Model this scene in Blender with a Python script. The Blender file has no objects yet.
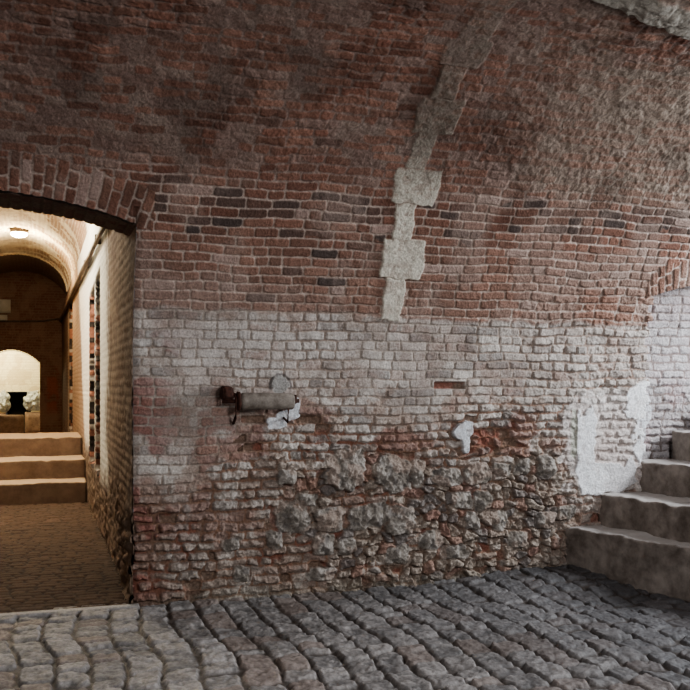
import bpy, bmesh, math, random
import numpy as np
from mathutils import Vector, noise as mn
random.seed(7)
C = bpy.context.scene.collection
TH = math.atan(932 / 2820)

# ------------------------------------------------------------------ numpy noise
def vnoise(x, y, seed=0):
    rng = np.random.RandomState(seed)
    tab = rng.rand(256, 256).astype(np.float32)
    xi = np.floor(x).astype(np.int64); yi = np.floor(y).astype(np.int64)
    fx = (x - xi).astype(np.float32); fy = (y - yi).astype(np.float32)
    fx = fx * fx * (3 - 2 * fx); fy = fy * fy * (3 - 2 * fy)
    x0 = xi & 255; x1 = (xi + 1) & 255; y0 = yi & 255; y1 = (yi + 1) & 255
    a = tab[x0, y0]; b = tab[x1, y0]; c = tab[x0, y1]; d = tab[x1, y1]
    return (a + (b - a) * fx) * (1 - fy) + (c + (d - c) * fx) * fy
def fbm(x, y, f=1.0, o=4, seed=0, g=.5):
    s = 0; a = 1; t = 0
    for i in range(o):
        s = s + a * vnoise(x * f + 17.3 * i, y * f + 9.1 * i, seed + i); t += a; a *= g; f *= 2.03
    return s / t
def sm(x, a, b):
    t = np.clip((x - a) / (b - a), 0, 1); return t * t * (3 - 2 * t)
def box(x, a, b, e=.02):
    return sm(x, a - e, a + e) * (1 - sm(x, b - e, b + e))
def mix(a, b, m):
    return a * (1 - m[..., None]) + np.asarray(b, np.float32) * m[..., None]
def col(c, shape):
    return np.broadcast_to(np.array(c, np.float32), shape + (3,)).copy()

def bricks(A, B, course, lens, seed, jit=.12, probs=None):
    """courses stacked along B, units laid along A -> row, unit random, edge distances, local coords"""
    rng = np.random.RandomState(seed)
    row = np.floor(B / course).astype(np.int64)
    r0 = row.min(); nr = row.max() - r0 + 1
    lo = A.min() - 1; hi = A.max() + 1
    dx = np.zeros(A.shape, np.float32); uid = np.zeros(A.shape, np.int64); la = np.zeros(A.shape, np.float32); ln = np.zeros(A.shape, np.float32)
    order = np.argsort(row, axis=None, kind='stable'); fr = row.ravel()[order] - r0
    st = np.searchsorted(fr, np.arange(nr + 1)); Af = A.ravel()
    dxf, uf, laf, lnf = dx.ravel(), uid.ravel(), la.ravel(), ln.ravel()
    for r in range(nr):
        idx = order[st[r]:st[r + 1]]
        n = int((hi - lo) / min(lens)) + 4
        L = rng.choice(lens, n, p=probs) * (1 + jit * (rng.rand(n) - .5) * 2)
        bd = np.concatenate([[lo - rng.rand() * .2], lo + np.cumsum(L)])
        if not len(idx): continue
        a = Af[idx]; k = np.clip(np.searchsorted(bd, a) - 1, 0, len(bd) - 2)
        s, e = bd[k], bd[k + 1]
        dxf[idx] = np.minimum(a - s, e - a); uf[idx] = (r + r0 + 500) * 4096 + k
        laf[idx] = (a - s) / (e - s) * 2 - 1; lnf[idx] = e - s
    fb = B / course - row
    dy = np.minimum(fb, 1 - fb) * course
    return row, uid, dx, dy.astype(np.float32), la, (fb * 2 - 1).astype(np.float32), ln
def hsh(uid, seed):
    v = np.sin((uid % 1000003) * 12.9898 + seed * 78.233) * 43758.5453
    return (v - np.floor(v)).astype(np.float32)
def voronoi(x, y, seed=0):
    xi = np.floor(x).astype(np.int64); yi = np.floor(y).astype(np.int64)
    f1 = np.full(x.shape, 9., np.float32); f2 = f1.copy(); idd = np.zeros(x.shape, np.int64)
    for dx in (-1, 0, 1):
        for dy in (-1, 0, 1):
            cx = xi + dx; cy = yi + dy; h = cx * 7919 + cy * 104729 + seed * 31
            px = cx + .15 + .7 * hsh(h, 1); py = cy + .15 + .7 * hsh(h, 2)
            d = np.sqrt((x - px) ** 2 + (y - py) ** 2).astype(np.float32)
            m = d < f1
            f2 = np.where(m, f1, np.minimum(f2, d)); idd = np.where(m, h, idd); f1 = np.where(m, d, f1)
    return f1, f2, idd

# ------------------------------------------------------------------ materials
def mat_base(name):
    m = bpy.data.materials.new(name); m.use_nodes = True
    nt = m.node_tree; b = nt.nodes['Principled BSDF']
    return m, nt, b
def mat_attr(name, rough=.92, bump=.25, scale=60, var=.35, spec=.2):
    m, nt, b = mat_base(name); N = nt.nodes; L = nt.links
    at = N.new('ShaderNodeAttribute'); at.attribute_name = 'Col'
    tc = N.new('ShaderNodeTexCoord')
    n1 = N.new('ShaderNodeTexNoise'); n1.inputs['Scale'].default_value = scale; n1.inputs['Detail'].default_value = 6
    n1.inputs['Roughness'].default_value = .7
    L.new(tc.outputs['Object'], n1.inputs['Vector'])
    mr = N.new('ShaderNodeMapRange'); mr.inputs[1].default_value = .3; mr.inputs[2].default_value = .7
    mr.inputs[3].default_value = 1 - var; mr.inputs[4].default_value = 1 + var
    L.new(n1.outputs['Fac'], mr.inputs[0])
    mx = N.new('ShaderNodeVectorMath'); mx.operation = 'SCALE'
    L.new(at.outputs['Color'], mx.inputs[0]); L.new(mr.outputs[0], mx.inputs['Scale'])
    L.new(mx.outputs[0], b.inputs['Base Color'])
    bp = N.new('ShaderNodeBump'); bp.inputs['Strength'].default_value = bump; bp.inputs['Distance'].default_value = .02
    L.new(n1.outputs['Fac'], bp.inputs['Height']); L.new(bp.outputs[0], b.inputs['Normal'])
    b.inputs['Roughness'].default_value = rough; b.inputs['Specular IOR Level'].default_value = spec
    return m
def mat_noise(name, c1, c2, scale=8, rough=.9, metal=0, bump=.3, spec=.3):
    m, nt, b = mat_base(name); N = nt.nodes; L = nt.links
    tc = N.new('ShaderNodeTexCoord')
    n1 = N.new('ShaderNodeTexNoise'); n1.inputs['Scale'].default_value = scale; n1.inputs['Detail'].default_value = 8
    n1.inputs['Roughness'].default_value = .68
    L.new(tc.outputs['Object'], n1.inputs['Vector'])
    cr = N.new('ShaderNodeValToRGB'); cr.color_ramp.elements[0].position = .35; cr.color_ramp.elements[1].position = .65
    cr.color_ramp.elements[0].color = (*c1, 1); cr.color_ramp.elements[1].color = (*c2, 1)
    L.new(n1.outputs['Fac'], cr.inputs[0]); L.new(cr.outputs[0], b.inputs['Base Color'])
    bp = N.new('ShaderNodeBump'); bp.inputs['Strength'].default_value = bump; bp.inputs['Distance'].default_value = .02
    L.new(n1.outputs['Fac'], bp.inputs['Height']); L.new(bp.outputs[0], b.inputs['Normal'])
    b.inputs['Roughness'].default_value = rough; b.inputs['Metallic'].default_value = metal
    b.inputs['Specular IOR Level'].default_value = spec
    return m
def mat_emit(name, c, s):
    m, nt, b = mat_base(name)
    b.inputs['Base Color'].default_value = (*c, 1); b.inputs['Emission Color'].default_value = (*c, 1)
    b.inputs['Emission Strength'].default_value = s; return m

M_wall = mat_attr('weathered brick', bump=.7, scale=55, var=.38)
M_floor = mat_attr('cobble stone', rough=.62, bump=.4, scale=45, var=.35, spec=.35)
M_tun = mat_attr('limewashed brick', bump=.3, scale=40, var=.2)
M_step = mat_noise('worn step stone', (.13, .105, .088), (.33, .285, .25), 5, bump=.6)
M_tstep = mat_noise('tunnel step render', (.11, .068, .045), (.19, .125, .085), 4, bump=.4)
M_iron = mat_noise('rusted iron', (.03, .018, .014), (.12, .05, .035), 30, rough=.8, metal=.3)
M_pipe = mat_noise('grimy pale pipe', (.14, .115, .095), (.30, .265, .23), 16, rough=.7, bump=.3)
M_cond = mat_noise('dusty conduit', (.05, .035, .025), (.16, .11, .07), 12, rough=.7)
M_cond2 = mat_noise('pale conduit', (.35, .3, .22), (.5, .45, .36), 12, rough=.6)
M_dark = mat_noise('soot', (.008, .007, .006), (.02, .017, .014), 8, rough=1)
M_sheet = mat_noise('pale crumpled sheet', (.22, .24, .24), (.62, .66, .66), 9, rough=.4, bump=1)
M_board = mat_noise('faded board', (.42, .38, .30), (.55, .5, .4), 6)
M_red = mat_noise('tan brick', (.15, .10, .075), (.26, .18, .135), 10)
M_lamp = mat_emit('lamp glass', (1, .80, .42), 60)

# ------------------------------------------------------------------ mesh builders
def grid_obj(name, X, Y, Z, colr, material, keep=None, flip=False):
    ny, nx = X.shape
    co = np.stack([X, Y, Z], -1).reshape(-1, 3).astype(np.float32)
    i = np.arange(ny * nx).reshape(ny, nx)
    f = np.stack([i[:-1, :-1], i[:-1, 1:], i[1:, 1:], i[1:, :-1]], -1)
    if flip: f = f[..., ::-1]
    if keep is not None: f = f[keep[:-1, :-1] & keep[1:, 1:] & keep[:-1, 1:] & keep[1:, :-1]]
    f = f.reshape(-1, 4)
    used = np.zeros(ny * nx, bool); used[f.ravel()] = True
    remap = np.cumsum(used) - 1
    co = co[used]; f = remap[f]
    cc = colr.reshape(-1, 3)[used]
    me = bpy.data.meshes.new(name)
    me.vertices.add(len(co)); me.vertices.foreach_set('co', co.ravel())
    me.loops.add(f.size); me.loops.foreach_set('vertex_index', f.ravel().astype(np.int32))
    me.polygons.add(len(f))
    me.polygons.foreach_set('loop_start', np.arange(0, f.size, 4, dtype=np.int32))
    me.polygons.foreach_set('loop_total', np.full(len(f), 4, np.int32))
    me.polygons.foreach_set('use_smooth', np.ones(len(f), bool))
    at = me.color_attributes.new('Col', 'FLOAT_COLOR', 'POINT')
    at.data.foreach_set('color', np.concatenate([np.clip(cc, 0, 1), np.ones((len(cc), 1))], 1).astype(np.float32).ravel())
    me.update(); me.validate()
    o = bpy.data.objects.new(name, me); C.objects.link(o); me.materials.append(material)
    return o
def struct(o, label=None, cat=None):
    o['kind'] = 'structure'
    if label: o['label'] = label
    if cat: o['category'] = cat
    return o
def tag(o, label, cat, group=None):
    o['label'] = label; o['category'] = cat
    if group: o['group'] = group
    return o
def empty(name, loc, label, cat, group=None):
    o = bpy.data.objects.new(name, None); C.objects.link(o); o.location = loc
    return tag(o, label, cat, group)
def obj(name, bm, m, parent=None, smooth=True):
    me = bpy.data.meshes.new(name)
    bmesh.ops.recalc_face_normals(bm, faces=bm.faces)
    for f in bm.faces: f.smooth = smooth
    bm.to_mesh(me); bm.free(); me.materials.append(m)
    o = bpy.data.objects.new(name, me); C.objects.link(o)
    if parent:
        o.parent = parent
        for v in me.vertices: v.co -= parent.location
    return o
def tube(bm, pts, r, n=12, cap=True):
    pts = [Vector(p) for p in pts]; rings = []
    rr = r if isinstance(r, (list, tuple)) else [r] * len(pts)
    for i, p in enumerate(pts):
        d = (pts[min(i + 1, len(pts) - 1)] - pts[max(i - 1, 0)]).normalized()
        a = d.orthogonal().normalized() if abs(d.z) > .9 else d.cross(Vector((0, 0, 1))).normalized()
        b = d.cross(a)
        rings.append([bm.verts.new(p + (a * math.cos(k * 2 * math.pi / n) + b * math.sin(k * 2 * math.pi / n)) * rr[i]) for k in range(n)])
    for i in range(len(rings) - 1):
        for k in range(n):
            bm.faces.new((rings[i][k], rings[i][(k + 1) % n], rings[i + 1][(k + 1) % n], rings[i + 1][k]))
    if cap: bm.faces.new(rings[0]); bm.faces.new(rings[-1])
def rbox(bm, c, s, bev=.01, rough=0, cuts=0, seed=0):
    b2 = bmesh.new(); bmesh.ops.create_cube(b2, size=1)
    for v in b2.verts: v.co = Vector((v.co.x * s[0], v.co.y * s[1], v.co.z * s[2]))
    if bev: bmesh.ops.bevel(b2, geom=b2.edges[:], offset=bev, segments=2, affect='EDGES')
    if cuts: bmesh.ops.subdivide_edges(b2, edges=b2.edges[:], cuts=cuts, use_grid_fill=True)
    for v in b2.verts:
        if rough: v.co += mn.noise_vector(v.co * 6 + Vector((seed, 0, 0))) * rough
        v.co += Vector(c)
    me = bpy.data.meshes.new('t'); b2.to_mesh(me); b2.free(); bm.from_mesh(me); bpy.data.meshes.remove(me)

# ------------------------------------------------------------------ vault profile (v = depth, z = height)
PR = [(0, 0), (0, .15), (0, .6), (0, 1.1), (0, 1.5), (0, 1.68), (0, 1.8), (0, 1.9), (-.01, 2.05), (-.045, 2.2), (-.11, 2.43), (-.235, 2.75), (-.46, 3.16), (-.72, 3.43), (-1.0, 3.65), (-1.36, 3.88), (-1.78, 4.04), (-2.3, 4.12), (-2.9, 4.05)]
def cr(P, n=40):
    out = []; P = [np.array(p, float) for p in P]
    for i in range(len(P) - 1):
        a, b, c, d = P[max(i - 1, 0)], P[i], P[i + 1], P[min(i + 2, len(P) - 1)]
        for k in range(n):
            s = k / n
            out.append(.5 * ((2 * b) + (-a + c) * s + (2 * a - 5 * b + 4 * c - d) * s * s + (-a + 3 * b - 3 * c + d) * s ** 3))
    out.append(P[-1]); return np.array(out)
cv = cr(PR); CL = np.concatenate([[0], np.cumsum(np.hypot(*np.diff(cv, axis=0).T))])
_IM = int(np.argmax(cv[:, 1]))
def prof_v(z): return np.interp(z, cv[:, 1][:_IM], cv[:, 0][:_IM])
TMAX = CL[-1]

ARC_U, ARC_ZC, ARC_R = -1.10, -.65, 3.65       # left archway
def arch_z(u): return ARC_ZC + np.sqrt(np.maximum(ARC_R ** 2 - (u - ARC_U) ** 2, 0))

# ================================================================== MAIN WALL + VAULT
def build_wall():
    st = .0060
    u = np.arange(-2.9, 5.75, st); t = np.concatenate([[-.06], np.arange(-.03, TMAX - .01, st)])
    U, T = np.meshgrid(u, t)
    tt = np.clip(t, 0, None)
    V1 = np.interp(tt, CL, cv[:, 0]); Z1 = np.interp(tt, CL, cv[:, 1]); Z1[t < 0] = t[t < 0]
    tv = np.gradient(cv[:, 0], CL); tz = np.gradient(cv[:, 1], CL); nrm = np.hypot(tv, tz)
    tv1 = np.interp(tt, CL, tv / nrm); tz1 = np.interp(tt, CL, tz / nrm)
    Z = np.broadcast_to(Z1[:, None], U.shape)
    big = fbm(U, T, .9, 4, 3)
    med = fbm(U, T, 4, 4, 11)
    fine = fbm(U, T, 26, 4, 21)
    grit = fbm(U, T, 70, 2, 31)
    # erosion: 0 sound brick, 1 rubble
    ero = sm(1.55 - T + (big - .5) * 1.3 + .25 * sm(U, .8, 1.6) - .55 * (1 - sm(U, .0, 1.3)), 0, .65)
    ero = np.maximum(ero, .55 * sm(U, 2.5, 3.6) * (1 - sm(T + (med - .5) * .5, 2.3, 2.8)) * (.6 + .8 * (big - .3)))
    ero = np.clip(np.maximum(ero, .22 * (1 - sm(T, 2.3, 3.3)) * sm(fbm(U, T, 2.0, 3, 98), .45, .6)), 0, 1)
    rub = box(U, 1.15, 3.75, .25) * sm(1.15 + (med - .5) * .6 - T, 0, .12) * sm(fbm(U, T, 3.0, 3, 77), .47, .53)
    rub = np.maximum(rub, box(U, 1.9, 3.6, .3) * (1 - sm(T, .35, .6)) * sm(fbm(U, T, 4, 3, 78), .44, .5))
    vaultz = sm(T, 3.1, 3.5)
    # wobble
    wa = .006 + .016 * ero + .012 * vaultz
    wb = (fbm(U, T, 2.3, 3, 41) - .5) * .05 + (fbm(U, T, 9, 3, 45) - .5) * wa * 1.6
    wx = (fbm(U, T, 7, 3, 43) - .5) * wa * 3
    A = U + wx; B = T + wb
    row, uid, dx, dy, la, lb, ln = bricks(A, B, .0745, [.225, .115, .19], 5, .12, [.5, .35, .15])
    # voussoirs, left arch and blind right arch
    ang = np.arctan2(U - ARC_U, Z - ARC_ZC); rad = np.hypot(U - ARC_U, Z - ARC_ZC)
    vm = (np.abs(U - ARC_U) < 1.22) & (rad > ARC_R) & (rad < ARC_R + .245 + (med - .5) * .04)
    r2 = bricks(rad + wx * .5 + hsh(np.floor(ang * ARC_R / .078).astype(np.int64), 9) * .0, ang * ARC_R + wx * .6, .074, [.118, .24], 8, .1)
    RU, RZC, RR = 5.62, 2.62 - 3.5, 3.5
    ang2 = np.arctan2(U - RU, Z - RZC); rad2 = np.hypot(U - RU, Z - RZC)
    az2 = RZC + np.sqrt(RR ** 2 - np.clip(U - RU, -2, 2) ** 2)
    vm2 = (U > 4.49) & (rad2 > RR) & (rad2 < RR + .24)
    r3 = bricks(rad2 + wx * .5, ang2 * RR + wx * .6, .072, [.24, .12], 9, .1)
    def sel(k, base):
        return np.where(vm2, r3[k], np.where(vm, r2[k], base))
    uid = sel(1, uid); uid = np.where(vm, uid + 7_000_000, uid); uid = np.where(vm2, uid + 9_000_000, uid)
    dx = sel(2, dx); dy = sel(3, dy); la = sel(4, la); lb = sel(5, lb)
    dx = np.where(vm, np.minimum(dx, rad - ARC_R + .01), dx)
    r1h, r2h, r3h, r4h, r5h = [hsh(uid, k) for k in (1, 2, 3, 4, 5)]
    de = np.minimum(dx, dy)
    # round corners
    cd = np.where((dx < .022) & (dy < .022), .022 - np.hypot(.022 - dx, .022 - dy), de)
    de = np.minimum(de, cd) + (fine - .5) * (.011 + .014 * ero + .012 * vaultz)
    mort = .0035 + .002 * ero + .003 * vaultz
    face = sm(de, mort, mort + .007 + .012 * ero)
    depth = .009 + (.010 + .022 * sm(fbm(U, T, 2.6, 3, 97), .4, .6)) * ero - .004 * vaultz
    prot = (r1h - .5) * (.006 + .028 * ero)
    tilt = (la * (r3h - .5) + lb * (r4h - .5)) * (.004 + .020 * ero)
    chip = sm(fbm(U, T, 19, 3, 99), .52, .64) * ero * .014
    H = face * (depth + prot + tilt - chip) - depth
    # lost bricks
    clean = 1 - sm(T, 2.0, 2.35)
    lostp = clean * (.03 + .30 * sm(ero, .35, .8) * sm(fbm(U, T, 3.2, 2, 91), .42, .6) * (1 - .55 * (U > 3.9)))
    lost = (r2h < lostp)
    lost = lost & ~((U > 3.7) & (T > .9)) & (T < 1.42)
    lost = lost & ~((U > 3.6) & (T > 1.2))
    slot = box(U, 2.49, 2.77, .008) * box(Z, 1.628, 1.685, .006)
    lostf = np.clip(lost * sm(de, 0, .012) + slot, 0, 1)
    H = H * (1 - lostf) + lostf * (-.055 + (fine - .5) * .03)
    # rubble voronoi
    f1, f2, vid = voronoi(U / .125 + (med - .5) * 1.4, T / .082 + (fbm(U, T, 6, 3, 66) - .5) * 1.5, 4)
    hv = hsh(vid, 3)
    stone = sm(f2 - f1 + (fine - .5) * .25, .03, .22)
    crag = np.abs(fbm(U, T, 15, 4, 51) - .5) * 2
    Hs = -.045 + stone * (.022 + .045 * hv) + (fine - .5) * .03 - crag * .035 * stone
    H = H * (1 - rub) + Hs * rub
    SM = stone * rub
    # named big stones: centre, half sizes
    big_st = [(346, 468, 19, 20), (396, 474, 21, 18), (419, 472, 7, 14), (293, 517, 17, 16), (330, 522, 17, 13), (361, 520, 12, 12), (376, 516, 14, 12),
              (401, 521, 14, 14), (449, 477, 16, 9), (477, 474, 14, 11), (461, 501, 12, 9), (482, 501, 9, 10), (472, 520, 10, 9), (491, 517, 8, 8),
              (547, 467, 11, 12), (503, 470, 10, 7), (523, 467, 9, 8), (288, 478, 9, 8), (325, 545, 11, 10), (347, 547, 9, 8), (275, 540, 8, 9),
              (432, 541, 12, 9), (520, 540, 11, 8), (500, 520, 9, 10), (545, 520, 12, 8), (398, 555, 14, 9), (455, 552, 12, 8), (565, 512, 10, 7),
              (230, 545, 9, 7), (242, 575, 10, 9), (310, 500, 10, 7), (322, 575, 14, 7)]
    camv = -7.207
    def px2(x, y):
        d = np.array([math.sin(TH) + math.cos(TH) * (x - 345) / 932, math.cos(TH) - math.sin(TH) * (x - 345) / 932, (385 - y) / 932])
        k = -camv / d[1]; return -.69 + k * d[0], 1.66 + k * d[2]
    nx_ = (fbm(U, T, 9, 3, 61) - .5); ny_ = (fbm(U, T, 9, 3, 63) - .5)
    bigm = np.zeros_like(U)
    for k, (cx, cy, hw, hh) in enumerate(big_st):
        cu, cz = px2(cx, cy); ppm = 932 / ((cu + .69) * math.sin(TH) + 7.207 * math.cos(TH))
        a = hw / ppm * 1.05; b = hh / ppm * 1.02
        m0 = np.abs((U - cu) / a + nx_ * 1.0) ** 4.2 + np.abs((T - cz) / b + ny_ * .8) ** 4.2
        m = 1 - sm(m0, .6, 1.05)
        hb = .006 + .016 * ((k * 37 % 10) / 10) + min(a, b) * .15
        rs = np.random.RandomState(900 + k); pl = np.full(U.shape, 9., np.float32)
        for q in range(6):
            an = rs.rand() * 6.283; sl = .12 + .55 * rs.rand()
            pl = np.minimum(pl, hb * (1.15 + .5 * rs.rand()) - sl * ((U - cu + nx_ * .03) * math.cos(an) + (T - cz + ny_ * .03) * math.sin(an)))
        dome = np.clip(pl, -.02, hb * 1.3) - crag * .012 + (fine - .5) * .022
        gap = sm(m0, .8, 1.05) * (1 - sm(m0, 1.3, 1.8))
        H = H * (1 - gap * .5) + gap * .5 * (-.04)
        H = H * (1 - m) + dome * m
        bigm = np.maximum(bigm, m)
    # general crag
    H += (grit - .5) * (.003 + .008 * ero) + (fine - .5) * (.004 + .014 * ero) + (big - .5) * .03 + (med - .5) * .012
    # plaster patches ---------------------------------------------------
    e = (fbm(U, T, 12, 4, 71) - .5)
    def blob(cu, ct, a, b, p=2.2, k=.9):
        m0 = np.abs((U - cu) / a + e * k) ** p + np.abs((T - ct) / b + e * k) ** p
        return 1 - sm(m0, .8, 1.0)
    pw = np.zeros_like(U)
    for q in [(4.57, 1.46, .19, .21, 2.2, 1.1), (4.50, 1.56, .13, .10, 2.2, 1.1), (4.56, 1.2, .12, .26, 2.2, 1.2), (3.95, 1.08, .10, .38, 5, .8), (4.02, .82, .17, .17, 2.2, .5)]:
        pw = np.maximum(pw, blob(*q))
    psoft = blob(4.2, 1.14, .48, .46, 4, .5)
    plow = blob(4.2, .84, .30, .15, 2.2, 1.2)
    pw = pw * (T < 1.75)
    ps = np.maximum.reduce([blob(2.74, 1.25, .085, .075, 2, 1.6), blob(2.77, 1.14, .045, .10, 2, 1.4), blob(1.22, 1.42, .09, .05), blob(1.12, 1.36, .1, .055), blob(1.27, 1.5, .04, .07)])
    hook = blob(1.15, 1.67, .075, .075, 2, .7)
    # toothed scar strip
    tooth = [(2.20, 2.55, 1.985, 2.165), (2.55, 2.87, 1.925, 2.30), (2.87, 3.17, 1.99, 2.155), (3.17, 3.46, 1.92, 2.30), (3.46, 3.78, 1.975, 2.145), (3.78, 4.09, 1.92, 2.25),
             (4.09, 4.38, 1.965, 2.16), (4.38, 4.63, 1.925, 2.235), (4.63, 5.05, 1.97, 2.18), (5.05, 5.4, 1.93, 2.26)]
    strip = np.zeros_like(U)
    for (a, b, c, d) in tooth:
        strip = np.maximum(strip, box(T + e * .05, a, b, .008) * box(U + e * .05 + (med - .5) * .03, c, d, .008))
    hsoft = (fbm(U, T, 8, 3, 81) - .5) * .014
    stripc = strip * (1 - .5 * sm(T, 3.9, 4.7) * sm(med, .42, .55))
    H = H * (1 - strip) + (.012 + hsoft + (fine - .5) * .006) * strip
    H = H * (1 - pw) + (.008 + hsoft) * pw
    H = H * (1 - psoft * .5 * (1 - pw)) + (psoft * .5 * (1 - pw)) * (-.002)
    H = H * (1 - plow) + (.006 + hsoft) * plow
    H = H * (1 - ps) + (.004 + hsoft) * ps
    H = H * (1 - hook) + (.0 + hsoft) * hook
    # arris band on the vault, upper right
    Tl = 5.22 - .235 * (U - 2.48) + (med - .5) * .05
    band = sm(T, Tl - .012, Tl + .012) * (1 - sm(T, Tl + .2, Tl + .24)) * sm(U, 2.1, 2.4)
    above = sm(T, Tl + .2, Tl + .24) * sm(U, 2.1, 2.4)
    H = H + band * .05 + above * .03
    # smear of lime over the vault
    smear = sm(fbm(U, T, 1.9, 5, 101), .36, .52) * vaultz
    smear = np.maximum(smear, .75 * sm(U + (T - 3.6) * .8, 2.3, 3.3) * vaultz * sm(fbm(U, T, 3.1, 4, 105), .36, .5))
    tl = (1 - sm(U + (med - .5) * .4 + (T - 4.6) * -.9, -.95, -.75)) * sm(T + (med - .5) * .3, 4.25, 4.45)
    smear = np.maximum(smear, tl)
    hsm = fbm(U + T * .4, T, 10, 4, 107)
    H = H * (1 - .72 * smear) + .72 * smear * (-.003 + (hsm - .5) * .018 * sm(U, 1.6, 3))
    H = H + vaultz * (fine - .5) * .008 * (1 + .8 * sm(U, 2, 3))
    # right-hand blind recess
    ub = 4.60 + (fbm(U * 0, T, 9, 3, 121) - .5) * .10 + .03 * np.sign(np.sin(T * 42)) * .6 - .06 * (1 - sm(T, 1.2, 1.6))
    rec = sm(U, ub - .008, ub + .008) * (Z < az2 + .0) * sm(Z, .9, 1.0)
    H = H * (1 - rec * .4) - rec * .12
    # soften at arch jamb
    edge = (U > -.03) & (U < .05) & (Z < 2.95)
    H = np.where(edge, H - .02 * sm(.05 - U, 0, .08) * (.4 + fine), H)
    # ------------------------------------------------ colour
    shp = U.shape
    redA = np.array([.145, .064, .045], np.float32); redB = np.array([.235, .130, .095], np.float32)
    tone = r3h * .6 + med * .5
    c = mix(col(redA, shp), redB, np.clip(tone, 0, 1))
    lowred = 1 - sm(T, 2.3, 3.2)
    c = mix(c, (.32, .215, .17), lowred * .38)
    c = c * (.72 + .55 * r4h)[..., None]
    dk = (r5h < .30 * box(T + (med - .5) * .25 - .05 * (U - 2) * (U > 2), 2.88, 3.22, .06) + .03) & (T > 2.3) & ~vm & ~vm2
    c = mix(c, (.065, .056, .052), dk * (.35 + .5 * r1h))
    br2 = (r5h > .93) & (T > 2.3) & (T < 3.3)
    c = mix(c, (.42, .33, .29), br2 * .6)
    # whitewash
    bound = 2.245 - .045 * sm(U, 1.5, 3.2) + (r1h - .5) * .02
    wt = (1 - sm(T + (med - .5) * .10, bound - .02, bound + .02))
    wamt = wt * (.80 + .25 * (med - .5) * 4 * .5)
    redspot = sm(fbm(U, T, 1.7, 4, 131), .56, .64)
    wamt = wamt * (1 - .55 * redspot * (1 - sm(T, 1.3, 1.6))) * (1 - .35 * (r4h > .88) * (fine > .45))
    wh = mix(col((.37, .34, .31), shp), (.54, .505, .465), np.clip(r5h * .7 + (fine - .3), 0, 1))
    wh = mix(wh, (.22, .21, .20), (r2h > .80) * .6)
    wh = wh * (.72 + .65 * med)[..., None]
    wh = mix(wh, (.30, .215, .165), sm(fbm(U, T, 8, 4, 181), .50, .64) * (.5 - .25 * sm(T, 1.5, 1.8)))
    wh = mix(wh, (.27, .13, .10), sm(fbm(U, T, 3.4, 5, 183), .56, .66) * (.15 + .5 * (1 - sm(T, 1.3, 1.7))))
    wh = mix(wh, (.66, .63, .60), sm(U, 3.0, 4.4) * .35)
    wh = mix(wh, (.60, .57, .54), blob(1.0, 1.98, .9, .22, 2, 1.5) * .5)
    c = mix(c, wh, np.clip(wamt, 0, 1))
    hz = sm(fbm(U, T, 3.0, 5, 191), .42, .62) * (1 - wt) * (1 - vaultz)
    c = mix(c, (.30, .225, .19), hz * .5)
    # lower wall browner and redder
    low = (1 - sm(T, .2, 1.35))
    c = mix(c, (.27, .215, .175), low * .5)
    leftred = (1 - sm(U, .05, .5)) * sm(fbm(U, T, 5, 3, 141), .42, .54) * (1 - sm(T, 1.9, 2.2))
    c = mix(c, (.24, .085, .065), leftred * .65)
    # mortar
    mc = mix(col((.44, .35, .30), shp), (.22, .155, .13), vaultz)
    mc = mix(mc, (.36, .31, .27), wt)
    mc = mix(mc, (.25, .15, .105), np.clip(ero * 1.2, 0, 1) * wt)
    mc = mix(mc, (.46, .38, .34), sm(U, 3.0, 4.6) * .5)
    mface = sm(de, .002, .010 + .004 * vaultz)
    mface = mface * (1 - .8 * vaultz * (r1h > .72) * sm(med, .4, .5))
    c = c * mface[..., None] + mc * (1 - mface)[..., None]
    # red beds behind lost brick and deep joints
    deep = np.clip(lostf + sm(-H, .028, .05) * ero * .8, 0, 1)
    bed = mix(col((.25, .095, .065), shp), (.22, .15, .11), sm(fbm(U, T, 5, 3, 151), .42, .58))
    c = mix(c, bed, deep * .85)
    # stones
    sc = mix(col((.235, .19, .155), shp), (.40, .345, .295), np.clip(hv * .5 + (fine - .5) * 1.8 + .25, 0, 1))
    sc = mix(sc, (.14, .13, .13), (hsh(vid, 8) > .72) * .7); sc = mix(sc, (.30, .15, .11), (hsh(vid, 9) > .8) * .6)
    sc = mix(sc, (.22, .15, .11), (1 - stone) * .8)
    c = mix(c, sc, rub * .9)
    bc = mix(col((.20, .175, .15), shp), (.38, .345, .31), np.clip((fine - .5) * 2.6 + .45 + (med - .5) * 1.5, 0, 1))
    bc = mix(bc, (.13, .12, .12), sm(crag, .25, .5) * .4)
    bc = mix(bc, (.36, .27, .22), sm(fbm(U, T, 7, 3, 171), .5, .62) * .5)
    c = mix(c, bc, bigm)
    # smears on vault
    smc = mix(col((.175, .12, .10), shp), (.23, .175, .145), np.clip((hsm - .35) * 2.5, 0, 1))
    smc = mix(smc, (.26, .22, .175), sm(U, 2.2, 3.6) * .6)
    smc = mix(smc, (.20, .185, .165), tl)
    keepbrick = sm(de, .004, .012) * (r1h < .60) * (1 - tl) * (1 - .5 * sm(U, 2.3, 3.2))
    c = mix(c, smc, smear * (1 - .8 * keepbrick) * .88)
    cdirt = sm(fbm(U, T, 2.6, 4, 161), .5, .66)
    c = c * (1 - .28 * cdirt * sm(T, 2.6, 3.3))[..., None] * (1 + .10 * vaultz)[..., None]
    c = mix(c, mix(col((.58, .54, .46), shp), (.19, .16, .13), sm(T, 2.9, 3.9)), stripc * (1 - .25 * sm(T, 3.3, 4.5)) * (.65 + .35 * sm(fine, .35, .55)))
    c = mix(c, (.76, .76, .77), pw * (.75 + .25 * sm(fine, .3, .5)))
    c = mix(c, (.72, .68, .66), psoft * .5 * (1 - pw))
    c = mix(c, (.60, .59, .60), plow * .85 * (1 - pw))
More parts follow.
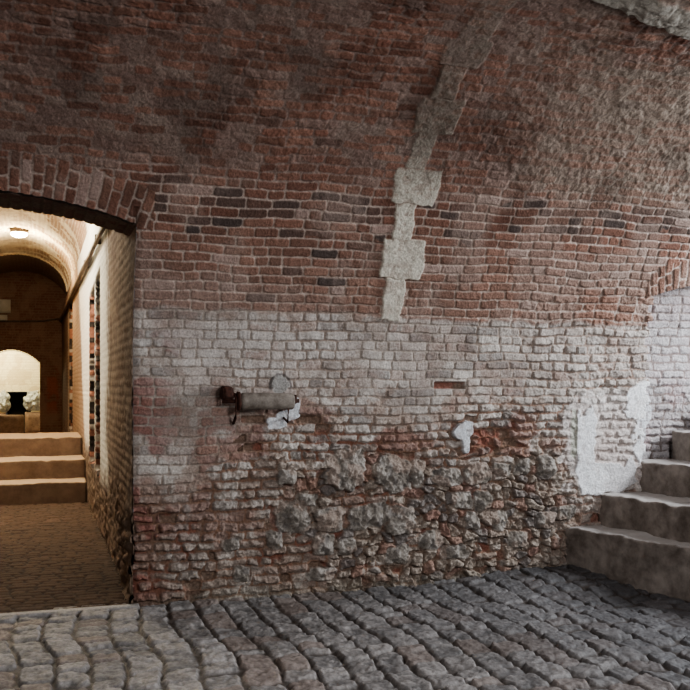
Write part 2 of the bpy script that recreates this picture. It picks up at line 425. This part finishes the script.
    c = mix(c, (.46, .46, .40), blob(3.83, 1.2, .035, .24) * .9)  # grey strip paints in the shaded recess at the patch's left edge
    c = mix(c, (.62, .63, .65), ps * (.7 + .3 * sm(fine, .4, .5)))
    c = mix(c, (.34, .335, .32), hook * .8)
    rim = box(np.hypot((U - 1.15) / .085, (T - 1.655) / .095) + e * .2, .88, 1.08, .05) * (T > 1.62)
    c = mix(c, (.12, .11, .11), rim * .7)
    c = mix(c, (.33, .31, .27), band * .9)
    c = mix(c, (.50, .51, .55), rec * mface * .5); c = mix(c, (.20, .18, .18), rec * (1 - mface) * .7)
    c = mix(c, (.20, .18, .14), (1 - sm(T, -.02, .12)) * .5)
    V = V1[:, None] + H * (-tz1[:, None]); ZZ = Z1[:, None] + H * tv1[:, None]
    # keep everything except the archway opening
    opening = (U < -.002 + (fine - .5) * .02) & (U > ARC_U - 1.10) & (Z < arch_z(U) + (fine - .5) * .015)
    k = int(np.searchsorted(t, 3.25))
    keepm = ~opening
    o = grid_obj('wall_back', U[:k + 1], V[:k + 1], ZZ[:k + 1], c[:k + 1], M_wall, keepm[:k + 1])
    struct(o, 'long weathered wall of red and whitewashed brick with rubble patches', 'wall')
    o = grid_obj('ceiling', U[k:], V[k:], ZZ[k:], c[k:], M_wall, keepm[k:])
    struct(o, 'curving dark red brick vault above the long wall with pale toothed scar', 'ceiling')
build_wall()

# ================================================================== ARCH SOFFIT (thickness of the wall over the opening)
def build_soffit():
    s = np.arange(-1.10, 1.1001, .012); w = np.linspace(0, 1, 60)
    S, W = np.meshgrid(s, w)
    u = ARC_U + S; z = arch_z(u)
    v0 = prof_v(z); V = v0 + (.24 - v0) * W
    row, uid, dx, dy, la, lb, ln = bricks(V, S * 1.0, .075, [.11, .22], 3)
    n = fbm(S, V, 20, 3, 5)
    f = sm(np.minimum(dx, dy) + (n - .5) * .01, .004, .012)
    Z = z - f * .010 - (n - .5) * .012
    c = mix(col((.20, .15, .12), S.shape), (.17, .09, .07), f * hsh(uid, 3))
    # rear face rising to the tunnel vault
    o = grid_obj('trim_1', u, V, Z, c, M_wall); struct(o, 'brick underside of the low arch over the tunnel entrance', 'arch')
    k = np.linspace(0, 1, 6); S2, K = np.meshgrid(s, k)
    top = 3.86 + .88 * np.sqrt(np.maximum(1 - (S2 / 1.11) ** 2, 0)) + .05
    Z2 = arch_z(ARC_U + S2) * (1 - K) + top * K
    o = grid_obj('wall_front', ARC_U + S2, np.full_like(S2, .24), Z2, col((.3, .25, .2), S2.shape), M_tun)
    struct(o, 'inner face of the wall above the tunnel entrance', 'wall')
build_soffit()

# ================================================================== TUNNEL
V_END = 21.0
def build_tunnel():
    vv = np.concatenate([np.arange(-.35, 1.5, .014), np.arange(1.5, 9, .018), np.arange(9, V_END + .01, .035)])
    zz = np.arange(-.02, 3.86, .018)
    # right wall
    def wall(side):
        z_ = zz if side > 0 else np.arange(-.02, 3.86, .05)
        v_ = vv if side > 0 else np.arange(-.35, V_END + .01, .06)
        Vg, Z = np.meshgrid(v_, z_)
        Vc = np.maximum(Vg, prof_v(Z) + .004)
        A = Vg + (fbm(Vg, Z, 5, 3, 201) - .5) * .04; B = Z + (fbm(Vg, Z, 3, 3, 203) - .5) * .03
        row, uid, dx, dy, la, lb, ln = bricks(A, B, .0745, [.225, .115], 14)
        n = fbm(Vg, Z, 12, 4, 205); n2 = fbm(Vg, Z, 1.6, 4, 207)
        de = np.minimum(dx, dy) + (n - .5) * .012
        f = sm(de, .004, .016)
        lowz = 1 - sm(Z + (n2 - .5) * .6, .5, 1.0)
        H = f * .010 + (hsh(uid, 2) - .5) * (.004 + .04 * lowz) + (n - .5) * (.012 + .05 * lowz)
        c = mix(col((.23, .165, .12), Z.shape), (.36, .275, .21), np.clip(hsh(uid, 4) * .6 + (n - .4), 0, 1))
        c = mix(c, (.20, .13, .09), sm(n2, .5, .62) * .55)
        wht = sm(Vg + (n - .5) * .7 + (n2 - .5) * 1.0, 2.3, 3.1) * (1 - sm(Vg + (Z - 1) * -.9 + (n2 - .5), 7.2, 7.9)) * sm(Z + (n2 - .5) * .3, .5, .9)
        c = mix(c, (.88, .86, .80), wht * .95)
        brn = sm(Vg + (Z - 1) * -.9 + (n2 - .5), 7.2, 7.9)
        c = mix(c, mix(col((.38, .24, .14), Z.shape), (.50, .34, .22), f), brn * .85) if False else c * (1 - .85 * brn)[..., None] + mix(col((.30, .20, .14), Z.shape), (.40, .29, .21), f) * (.85 * brn)[..., None]
        c = mix(c, (.17, .115, .08), lowz * .75 * (1 - .5 * (hsh(uid, 7) > .7)))
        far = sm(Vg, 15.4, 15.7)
        c = mix(c, (.13, .065, .04), far * .85)  # lack of light beyond the ring painted as darker brown
        # blind slots with raw brick, recess shade painted in as dark colour
        top = 2.98 - .06 * np.clip(Vg - 3.9, 0, 9)
        sl = box(Vg + (n - .5) * .08, 3.88, 6.0, .03) * sm(Z, .60, .66) * (1 - sm(Z, top, top + .05)) * (Z > .6)
        bar = box(Vg + (n - .5) * .1, 4.72, 4.90, .03)
        sl2 = box(Vg, 12.6, 14.3, .05) * box(Z, .7, 3.5, .05)
        s_ = np.clip(sl * (1 - bar) + sl2, 0, 1)
        H = H * (1 - .5 * sm(Vg, .3, 2)) - s_ * (.16 + .08 * (hsh(uid, 6) > .5))
        c = mix(c, mix(col((.30, .13, .09), Z.shape), (.10, .07, .06), (hsh(uid, 5) > .45) * 1.0).mean(axis=(0, 1)) , s_ * .0)
        rb = col((.28, .13, .09), Z.shape); rb = mix(rb, (.04, .03, .026), (hsh(uid, 5) > .4) * 1.0); rb = mix(rb, (.4, .35, .3), (hsh(uid, 9) > .9) * 1.0)
        sc_ = np.clip(box(Vg + (n - .5) * .08, 3.80, 6.16, .03) * (1 - sm(Z, top, top + .08)) * (Z > .58) * (1 - box(Vg + (n - .5) * .1, 4.76, 4.86, .02)) + box(Vg, 12.5, 14.45, .05) * box(Z, .68, 3.52, .03), 0, 1)
        c = c * (1 - sc_)[..., None] + rb * sc_[..., None]
        H = H * sm(Vg, -.3, .05)
        X = (-H if side > 0 else -2.2 + H)
        nm = 'wall_right' if side > 0 else 'wall_left'
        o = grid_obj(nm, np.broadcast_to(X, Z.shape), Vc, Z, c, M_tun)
        struct(o, 'limewashed side wall of the tunnel with tall blind slots' if side > 0 else 'opposite side wall of the tunnel', 'wall')
    wall(1); wall(-1)
    # vault
    th = np.linspace(0, math.pi, 190); v_ = np.concatenate([np.arange(.22, 9, .035), np.arange(9, V_END + .01, .03)])
    Vg, P = np.meshgrid(v_, th)
    S = P * 1.0
    row, uid, dx, dy, la, lb, ln = bricks(Vg + (fbm(Vg, S, 5, 3, 3) - .5) * .05, S + (fbm(Vg, S, 3, 3, 4) - .5) * .03, .0745, [.225, .115], 15)
    n = fbm(Vg, S, 12, 4, 305); n2 = fbm(Vg, S, 1.5, 4, 307)
    f = sm(np.minimum(dx, dy) + (n - .5) * .012, .004, .014)
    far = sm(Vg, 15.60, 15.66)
    ring = box(Vg, 15.40, 15.60, .02)
    H = f * .012 + (n - .5) * .015 + ring * .03 - far * .22
    a = 1.10 - H; b = .86 - H
    X = ARC_U + a * np.cos(P); Z = 3.845 + b * np.sin(P)
    c = mix(col((.62, .54, .40), P.shape), (.74, .68, .54), np.clip(n2 * 1.3 - .2, 0, 1))
    bexp = sm(Vg + (n2 - .5) * 1.6, 6.9, 7.6) * sm(fbm(Vg, S, 3.5, 4, 311), .44, .54) * (1 - .5 * sm(S, .9, 1.5))
    c = mix(c, (.30, .18, .11), bexp * (.35 + .65 * f) * .9)
    c = mix(c, (.24, .14, .09), box(Vg + (n2 - .5) * .4, 6.7, 9.0, .1) * (1 - sm(S, .95, 1.3)) * (.4 + .5 * f))
    c = mix(c, (.80, .77, .70), (1 - sm(Vg + (n2 - .5) * .6, 6.2, 6.9)) * .9)
    c = mix(c, (.72, .62, .42), ring)
    c = mix(c, (.20, .13, .09), far * .9)  # unlit vault past the ring: darkness painted into the colour
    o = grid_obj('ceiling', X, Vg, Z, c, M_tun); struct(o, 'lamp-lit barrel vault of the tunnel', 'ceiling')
    # far wall with segmental doorway
    x = np.arange(-2.45, .25, .02); z = np.arange(-.02, 5.0, .02); X, Z = np.meshgrid(x, z)
    row, uid, dx, dy, la, lb, ln = bricks(X, Z, .0745, [.225, .115], 16)
    f = sm(np.minimum(dx, dy), .004, .014); n = fbm(X, Z, 3, 4, 401)
    c = mix(col((.19, .12, .08), X.shape), (.15, .065, .04), f * (.4 + .6 * hsh(uid, 2))); c = mix(c, (.24, .15, .10), sm(n, .5, .6) * .5)
    c = mix(c, (.25, .06, .04), box(X, -.42, -.1, .05) * box(Z, .9, 2.1, .2) * sm(n, .42, .55) * .6)
    dz = 2.65 - .62 * (X + 1.38) ** 2
    hole = (np.abs(X + 1.38) < .76) & (Z < dz)
    o = grid_obj('wall_far', X, V_END - f * .01, Z, c, M_tun, ~hole); struct(o, 'dark brick end wall of the tunnel with arched doorway', 'wall')
    # doorway reveal
    pts = [(-.62, -.02), (-.62, 2.28)] + [(-1.38 + .76 * math.cos(k), 2.28 + .32 * math.sin(k)) for k in np.linspace(.05, math.pi - .05, 16)] + [(-2.14, 2.28), (-2.14, -.02)]
    P2 = np.array(pts); P2[2:-2, 1] = 2.65 - .62 * (P2[2:-2, 0] + 1.38) ** 2; W = np.linspace(0, .5, 4)
    X = np.repeat(P2[None, :, 0], 4, 0); Zz = np.repeat(P2[None, :, 1], 4, 0); Vy = np.repeat(W[:, None] + V_END - .03, len(pts), 1)
    o = grid_obj('trim_2', X, Vy, Zz, col((.45, .36, .26), X.shape), M_tun); struct(o, 'pale reveal of the small arched doorway at the tunnel end', 'doorway')
    # room beyond
    x = np.arange(-4, 1.5, .04); z = np.arange(0, 3.6, .03); X, Z = np.meshgrid(x, z)
    n = fbm(X, Z, 4, 4, 411)
    row, uid, dx, dy, la, lb, ln = bricks(X, Z, .08, [.25], 17)
    f = sm(np.minimum(dx, dy), .004, .02)
    c = mix(col((.62, .55, .38), X.shape), (.74, .68, .50), f); c = mix(c, (.50, .40, .26), sm(n, .52, .6) * .5)
    fire = (np.abs(X + 1.25) < .36) & (Z < 1.42)
    o = grid_obj('wall_far', X, np.full_like(X, 25.), Z, c, M_tun, ~fire); struct(o, 'cream limewashed wall of the lit chamber beyond the tunnel', 'wall')
build_tunnel()

# coarse closure of chamber and fireplace recess
def plain(name, quads, cc, m, label, cat):
    bm = bmesh.new()
    for q in quads: bm.faces.new([bm.verts.new(p) for p in q])
    me = bpy.data.meshes.new(name); bm.to_mesh(me); bm.free(); me.materials.append(m)
    at = me.color_attributes.new('Col', 'FLOAT_COLOR', 'POINT')
    for d in at.data: d.color = (*cc, 1)
    o = bpy.data.objects.new(name, me); C.objects.link(o); struct(o, label, cat)
    return o
plain('ceiling', [[(-4, 21.4, 3.5), (1.5, 21.4, 3.5), (1.5, 25.1, 3.5), (-4, 25.1, 3.5)]], (.6, .54, .4), M_tun, 'ceiling of the lit chamber beyond the tunnel', 'ceiling')
plain('wall_right', [[(1.5, 21.4, -.1), (1.5, 25.1, -.1), (1.5, 25.1, 3.6), (1.5, 21.4, 3.6)]], (.6, .54, .4), M_tun, 'side wall of the lit chamber beyond the tunnel', 'wall')
plain('wall_left', [[(-4, 21.4, -.1), (-4, 25.1, -.1), (-4, 25.1, 3.6), (-4, 21.4, 3.6)]], (.6, .54, .4), M_tun, 'opposite side wall of the lit chamber beyond the tunnel', 'wall')
plain('trim_3', [[(-1.61, 25, 0), (-1.61, 25.6, 0), (-1.61, 25.6, 1.42), (-1.61, 25, 1.42)], [(-.89, 25, 0), (-.89, 25.6, 0), (-.89, 25.6, 1.42), (-.89, 25, 1.42)],
                 [(-1.61, 25.6, 0), (-.89, 25.6, 0), (-.89, 25.6, 1.42), (-1.61, 25.6, 1.42)], [(-1.61, 25, 1.42), (-.89, 25, 1.42), (-.89, 25.6, 1.42), (-1.61, 25.6, 1.42)]],
      (.015, .012, .01), M_tun, 'black recess in the chamber wall beyond the tunnel', 'recess')

# ================================================================== FLOORS
def build_floor():
    st = .0085
    u = np.concatenate([np.arange(-5, -2, .1), np.arange(-2, 5.3, st), np.arange(5.3, 8, .1)])
    v = np.concatenate([np.arange(-10, -3.6, .1), np.arange(-3.6, .12, st)])
    U, V = np.meshgrid(u, v)
    n1 = fbm(U, V, 1.1, 3, 501); n2 = fbm(U, V, 5, 4, 503); n3 = fbm(U, V, 22, 4, 505); n4 = fbm(U, V, 60, 2, 506)
    A = V + (fbm(U, V, 3.5, 3, 511) - .5) * .15; B = U + (fbm(U, V, 1.3, 2, 513) - .5) * .14 + (fbm(U, V, 9, 2, 514) - .5) * .02
    row, uid, dx, dy, la, lb, ln = bricks(A, B, .205, [.19, .26, .33, .15], 31, .2)
    dx = dx * .6; dy = dy * 1.25
    de = np.minimum(dx, dy)
    R = .05
    cd = np.where((dx < R) & (dy < R), R - np.hypot(R - dx, R - dy), de)
    de = np.minimum(de, cd) + (n3 - .5) * .014 + (n2 - .5) * .012
    f = sm(de, .001, .026)
    h = hsh(uid, 2)
    H = -.024 + f * .024 + (h - .5) * .016 * f + f * (la * (hsh(uid, 3) - .35) * .020 + lb * (hsh(uid, 4) - .5) * .012)
    H += f * ((n3 - .5) * .020 + (n2 - .5) * .028 + (n4 - .5) * .005) + (n1 - .5) * .04
    crag = np.abs(fbm(U, V, 8, 3, 521) - .5)
    H -= f * (1 - sm(crag, 0, .03)) * .006
    H += .085 * sm(U, 2.2, 3.6) * sm(V, -1.1, -.1)
    kerb = box(V + (n2 - .5) * .02, -.085, .02, .008) * (U < .04)
    H = H * (1 - kerb) + .004 * kerb
    H = np.where(V > .0, np.minimum(H, 0.0) - .01, H)
    c = mix(col((.15, .141, .136), U.shape), (.33, .306, .29), np.clip(h * .6 + (n3 - .5) * 1.8 + .2, 0, 1))
    c = mix(c, (.22, .15, .115), (hsh(uid, 6) > .75) * .4)
    c = mix(c, (.075, .075, .08), sm(U + V * .3 + (n1 - .5) * 1.5, 0.4, 2.4) * (.6 + .25 * sm(U, 2.4, 3.6)))  # darker bluish cobbles to the right, plus painted shade near the stairs
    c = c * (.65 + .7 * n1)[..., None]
    c = mix(c, (.055, .042, .034), (1 - sm(de, .0, .018)) * .8)
    c = mix(c, (.33, .31, .29), kerb * .9)
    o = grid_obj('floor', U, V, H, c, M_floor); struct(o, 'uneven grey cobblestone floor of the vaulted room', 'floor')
    # tunnel floor
    u = np.arange(-2.25, .03, .012); v = np.concatenate([np.arange(-.02, 7.1, .014)])
    U, V = np.meshgrid(u, v)
    row, uid, dx, dy, la, lb, ln = bricks(U + (fbm(U, V, 5, 2, 3) - .5) * .05, V + (fbm(U, V, 3, 2, 5) - .5) * .05, .10, [.2, .15], 33, .15)
    n3 = fbm(U, V, 18, 4, 605); n1 = fbm(U, V, 1.2, 3, 607)
    f = sm(np.minimum(dx, dy) + (n3 - .5) * .01, .0, .02)
    H = -.022 + f * .014 + (hsh(uid, 1) - .5) * .008 * f + (n3 - .5) * .008
    c = mix(col((.042, .025, .016), U.shape), (.10, .062, .042), f * (.5 + .5 * hsh(uid, 3)))
    c = c * (.7 + .6 * n1)[..., None]
    o = grid_obj('floor', U, V, H, c, mat_attr('brown tunnel setts', rough=.85, bump=.3, scale=40, var=.3)); struct(o, 'dark brown sett paving of the tunnel', 'floor')
    U, V = np.meshgrid(np.arange(-4.2, 1.7, .3), np.arange(9.2, 25.9, .3))
    o = grid_obj('floor', U, V, np.full_like(U, .045), col((.28, .18, .11), U.shape), M_tun); struct(o, 'lower paving behind the tunnel steps', 'floor')
build_floor()

# ================================================================== STEPS
def loft_step(name, p0, p1, back, z0, z1, parent, m, n_len, seed, nose=.02, amp=.012, sag=0.0):
    """slab whose front edge runs p0->p1 (plan), reaching 'back' behind it; front face, rounded nosing, top, back"""
    p0 = Vector((p0[0], p0[1], 0)); p1 = Vector((p1[0], p1[1], 0)); back = Vector((back[0], back[1], 0))
    bl = back.length; bn = back.normalized()
    sec = []
    nz = max(4, int((z1 - z0) / .02))
    for k in range(nz): sec.append((0.0, z0 + (z1 - nose - z0) * k / nz))
    for k in range(6): a = k / 5 * math.pi / 2; sec.append((nose - nose * math.cos(a), z1 - nose + nose * math.sin(a)))
    nb = max(4, int(bl / .03))
    for k in range(1, nb + 1): sec.append((nose + (bl - nose) * k / nb, z1))
    for k in range(1, 5): sec.append((bl, z1 + (z0 - z1) * k / 4))
    bm = bmesh.new(); rings = []
    for i in range(n_len + 1):
        s = i / n_len; p = p0.lerp(p1, s); r = []
        for (o_, z) in sec:
            q = p + bn * o_ + Vector((0, 0, z))
            nn = mn.noise_vector(q * 3.0 + Vector((seed * 5.1, 0, 0))) * amp + mn.noise_vector(q * 14 + Vector((seed, 3, 0))) * amp * .45 + mn.noise_vector(q * 40) * amp * .15
            wear = -.018 * max(0, mn.noise(Vector((s * 14 + seed, seed, 0)))) if abs(o_) < .06 and z > z1 - .08 else 0
            r.append(bm.verts.new(q + nn + Vector((0, 0, wear - sag * math.sin(math.pi * s)))))
        rings.append(r)
    for i in range(n_len):
        for k in range(len(sec) - 1):
            bm.faces.new((rings[i][k], rings[i + 1][k], rings[i + 1][k + 1], rings[i][k + 1]))
        bm.faces.new((rings[i][-1], rings[i + 1][-1], rings[i + 1][0], rings[i][0]))
    bm.faces.new(rings[0]); bm.faces.new(rings[-1])
    return obj(name, bm, m, parent)
def paint_lit_tops(m, pale, amt):  # paler upward faces: light on the treads painted into the colour
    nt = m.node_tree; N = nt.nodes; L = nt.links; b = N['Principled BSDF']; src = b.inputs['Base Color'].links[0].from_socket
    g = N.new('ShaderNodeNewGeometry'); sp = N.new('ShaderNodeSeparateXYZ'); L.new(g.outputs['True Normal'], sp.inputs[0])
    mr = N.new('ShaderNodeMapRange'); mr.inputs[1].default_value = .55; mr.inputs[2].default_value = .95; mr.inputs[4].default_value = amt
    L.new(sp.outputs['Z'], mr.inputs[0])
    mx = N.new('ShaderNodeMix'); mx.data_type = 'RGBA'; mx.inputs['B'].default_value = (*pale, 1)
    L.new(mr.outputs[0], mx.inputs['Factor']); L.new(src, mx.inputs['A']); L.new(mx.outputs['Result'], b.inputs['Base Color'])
paint_lit_tops(M_step, (.60, .58, .56), .62)
paint_lit_tops(M_tstep, (.46, .34, .23), .85)
st = empty('stone_staircase', (4.2, -1.5, 0), 'worn grey-brown stone staircase rising beside the long brick wall', 'staircase')
S = [((3.76, .04), (4.52, -3.0), .0, .405), ((4.12, .04), (4.50, -3.0), .30, .69), ((4.535, .04), (4.85, -3.0), .60, .975), ((4.895, .04), (5.2, -3.0), .88, 1.235), ((5.27, .04), (5.57, -3.0), 1.14, 1.5)]
for k, (a, b, z0, z1) in enumerate(S):
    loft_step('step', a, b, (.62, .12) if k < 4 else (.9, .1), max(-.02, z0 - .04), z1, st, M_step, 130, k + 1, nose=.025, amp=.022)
ts = empty('tunnel_steps', (-1.1, 6.55, 0), 'three broad tan steps across the tunnel floor', 'steps')
for k, (v0, z0, z1, d) in enumerate([(6.55, -.02, .285, .75), (7.12, .2, .56, 1.0), (8.0, .45, .84, 1.55)]):
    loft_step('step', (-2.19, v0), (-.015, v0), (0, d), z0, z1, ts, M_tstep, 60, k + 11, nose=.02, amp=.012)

# ================================================================== PIPE ROLLER ON THE WALL
pz, pv = 1.535, -.125
pr = empty('wall_roller', (.98, 0, 1.45), 'grimy pale iron roller pipe on rusted brackets fixed to the brick wall', 'pipe')
bm = bmesh.new(); tube(bm, [(.80, pv, pz), (.815, pv, pz), (.83, pv, pz), (1.0, pv, pz), (1.21, pv, pz - .004), (1.222, pv, pz - .004)], [.055, .064, .066, .066, .064, .058], 28)
obj('pipe', bm, M_pipe, pr)
bm = bmesh.new(); tube(bm, [(.66, pv, pz), (1.27, pv, pz)], .016, 12); o = obj('axle', bm, M_iron, pr)
bm = bmesh.new(); tube(bm, [(.775, pv, pz), (.795, pv, pz)], .074, 24); obj('flange', bm, M_iron, pr)
bm = bmesh.new(); rbox(bm, (.70, -.09, 1.60), (.075, .16, .095), .008, .012, 3); obj('block', bm, M_iron, pr)
bm = bmesh.new()
tube(bm, [(.765, .03, 1.60), (.765, -.10, 1.585), (.765, -.155, 1.545), (.765, -.15, 1.47), (.765, -.10, 1.40), (.765, -.03, 1.36)], .0115, 10)
obj('bracket', bm, M_iron, pr)
bm = bmesh.new()
tube(bm, [(1.235, .03, 1.59), (1.235, -.11, 1.575), (1.235, -.15, 1.54)], .010, 8); tube(bm, [(1.175, .0, 1.40), (1.175, -.13, 1.37), (1.175, -.16, 1.475)], .009, 8)
rbox(bm, (1.235, -.125, 1.548), (.022, .05, .07), .004)
obj('bracket', bm, M_iron, pr)

# ================================================================== TUNNEL FITTINGS
cb = empty('cable_conduit', (-.04, 2.0, 3.3), 'dusty cable conduit running along the top of the limewashed tunnel wall', 'conduit')
def zc(v): return 3.30 + (v - 2.5) * .0155
bm = bmesh.new(); tube(bm, [(-.045, v, zc(v) + .004 * math.sin(v * 1.3)) for v in np.linspace(.30, 20.9, 50)], .022, 8)
obj('pipe', bm, M_cond2, cb)
bm = bmesh.new(); tube(bm, [(-.055, v, zc(v) - .055 + .006 * math.sin(v * 2.1)) for v in np.linspace(.30, 20.9, 50)], [.024 if v < 5 else .042 for v in np.linspace(.30, 20.9, 50)], 8)
tube(bm, [(-.045, 20.9, zc(20.9)), (-.5, 20.93, 3.5), (-1.2, 20.93, 3.48), (-2.15, 20.93, 3.46)], .022, 8)
obj('cable', bm, M_cond, cb)
for v in (1.4, 3.6, 6.2, 9, 12, 15, 18):
    bm = bmesh.new(); rbox(bm, (-.04, v, zc(v) - .02), (.07, .02, .11), .004); obj('clip', bm, M_cond, cb)

lp = empty('ceiling_lamp', (-1.02, 12.0, 4.68), 'glowing warm bulkhead lamp on the crown of the tunnel vault', 'lamp')
bm = bmesh.new(); bmesh.ops.create_uvsphere(bm, u_segments=24, v_segments=12, radius=1)
for v in bm.verts: v.co = Vector((v.co.x * .16 - 1.02, v.co.y * .16 + 12.0, v.co.z * .07 + 4.60))
obj('glass', bm, M_lamp, lp)
bm = bmesh.new(); tube(bm, [(-1.02, 12, 4.71), (-1.02, 12, 4.62)], .17, 24); obj('base', bm, M_cond, lp)

bm = bmesh.new(); rbox(bm, (-1.62, 20.97, 3.90), (.44, .03, .38), .006); tag(obj('notice_board', bm, M_board), 'faded cream rectangular board on the dark end wall of the tunnel', 'board')
bm = bmesh.new(); rbox(bm, (-1.66, 20.97, 3.57), (.34, .03, .16), .006); tag(obj('notice_plate', bm, M_board), 'small cream plate fixed just below the larger cream board', 'plate')
bm = bmesh.new(); rbox(bm, (-1.55, 23.2, .385), (.95, .7, .70), .02, .02, 3); tag(obj('masonry_block', bm, M_red), 'low tan masonry block standing before the black recess beyond the doorway', 'block')
def crumple(name, c, s, label, seed):
    bm = bmesh.new(); bmesh.ops.create_icosphere(bm, subdivisions=4, radius=1)
    for v in bm.verts:
        k = 1 + .35 * mn.noise(v.co * 2.5 + Vector((seed, 0, 0))) + .2 * abs(mn.noise(v.co * 6))
        v.co = Vector((v.co.x * s[0] * k + c[0], v.co.y * s[1] * k + c[1], max(v.co.z * s[2] * k, -s[2]) + c[2]))
    return tag(obj(name, bm, M_sheet, smooth=False), label, 'sheeting')
crumple('crumpled_sheeting', (-.80, 24.5, 1.13), (.27, .25, .30), 'crumpled silvery sheeting heaped beside the black recess near the door jamb', 1)
crumple('crumpled_sheeting', (-1.72, 24.6, 1.10), (.2, .2, .32), 'narrow crumpled pale sheeting on the far side of the black recess', 5)
bm = bmesh.new(); rbox(bm, (-.75, 24.5, .415), (.62, .5, .74), .02, .02, 3); tag(obj('brick_plinth', bm, M_red), 'low brick plinth carrying the crumpled silvery sheeting', 'plinth')
bm = bmesh.new(); rbox(bm, (-1.85, 24.6, .41), (.42, .5, .70), .02, .02, 3); tag(obj('brick_plinth', bm, M_red), 'brick plinth under the narrow pale sheeting', 'plinth')

# ================================================================== CAMERA
cam = bpy.data.cameras.new('camera'); co = bpy.data.objects.new('camera', cam); C.objects.link(co)
co.location = (-.69, -7.207, 1.66); co.rotation_euler = (math.pi / 2, 0, -TH)
cam.sensor_width = 36; cam.lens = 932 / 690 * 36; cam.shift_y = 40 / 690; cam.clip_end = 200
bpy.context.scene.camera = co

# ================================================================== LIGHT
def area(name, loc, target, size, power, colr, sy=None):
    l = bpy.data.lights.new(name, 'AREA'); l.energy = power; l.color = colr; l.size = size
    if sy: l.shape = 'RECTANGLE'; l.size_y = sy
    o = bpy.data.objects.new(name, l); C.objects.link(o); o.location = loc
    o.rotation_euler = (Vector(target) - Vector(loc)).to_track_quat('-Z', 'Y').to_euler(); return o
def point(name, loc, power, colr, r=.1):
    l = bpy.data.lights.new(name, 'POINT'); l.energy = power; l.color = colr; l.shadow_soft_size = r
    o = bpy.data.objects.new(name, l); C.objects.link(o); o.location = loc; return o
area('stairwell_daylight', (7.4, -1.9, 3.4), (3.8, .0, .8), 1.2, 400, (.90, .95, 1.0), 1.4)
area('room_front_fill', (2.2, -7.6, 3.2), (1.1, 0, .8), 1.1, 225, (.98, .98, 1.0), 1.0)  # unseen area light behind the camera, added as general frontal fill
area('room_fill', (-3.2, -6.0, 2.3), (.4, 0, .3), 1.4, 32, (1.0, .95, .90))
point('tunnel_entrance_lamp', (-1.2, 5.3, 4.45), 330, (1, .93, .78), .08)
point('tunnel_middle_lamp', (-1.3, 7.6, 4.58), 190, (1, .88, .70), .08)
point('tunnel_lamp', (-1.02, 12.0, 4.25), 190, (1, .82, .54), .10)
point('tunnel_end_fill', (-1.1, 16.3, 4.80), 45, (1, .78, .55), .08)  # unseen fill light added to brighten the tunnel beyond the ring
point('chamber_lamp', (-1.9, 23.6, 3.0), 330, (1, .88, .58), .12)
w = bpy.data.worlds.new('world'); bpy.context.scene.world = w; w.use_nodes = True
w.node_tree.nodes['Background'].inputs[0].default_value = (.75, .8, .9, 1); w.node_tree.nodes['Background'].inputs[1].default_value = .10
bpy.context.scene.view_settings.view_transform = 'AgX'
bpy.context.scene.view_settings.look = 'AgX - Medium High Contrast'
bpy.context.scene.view_settings.exposure = -0.15
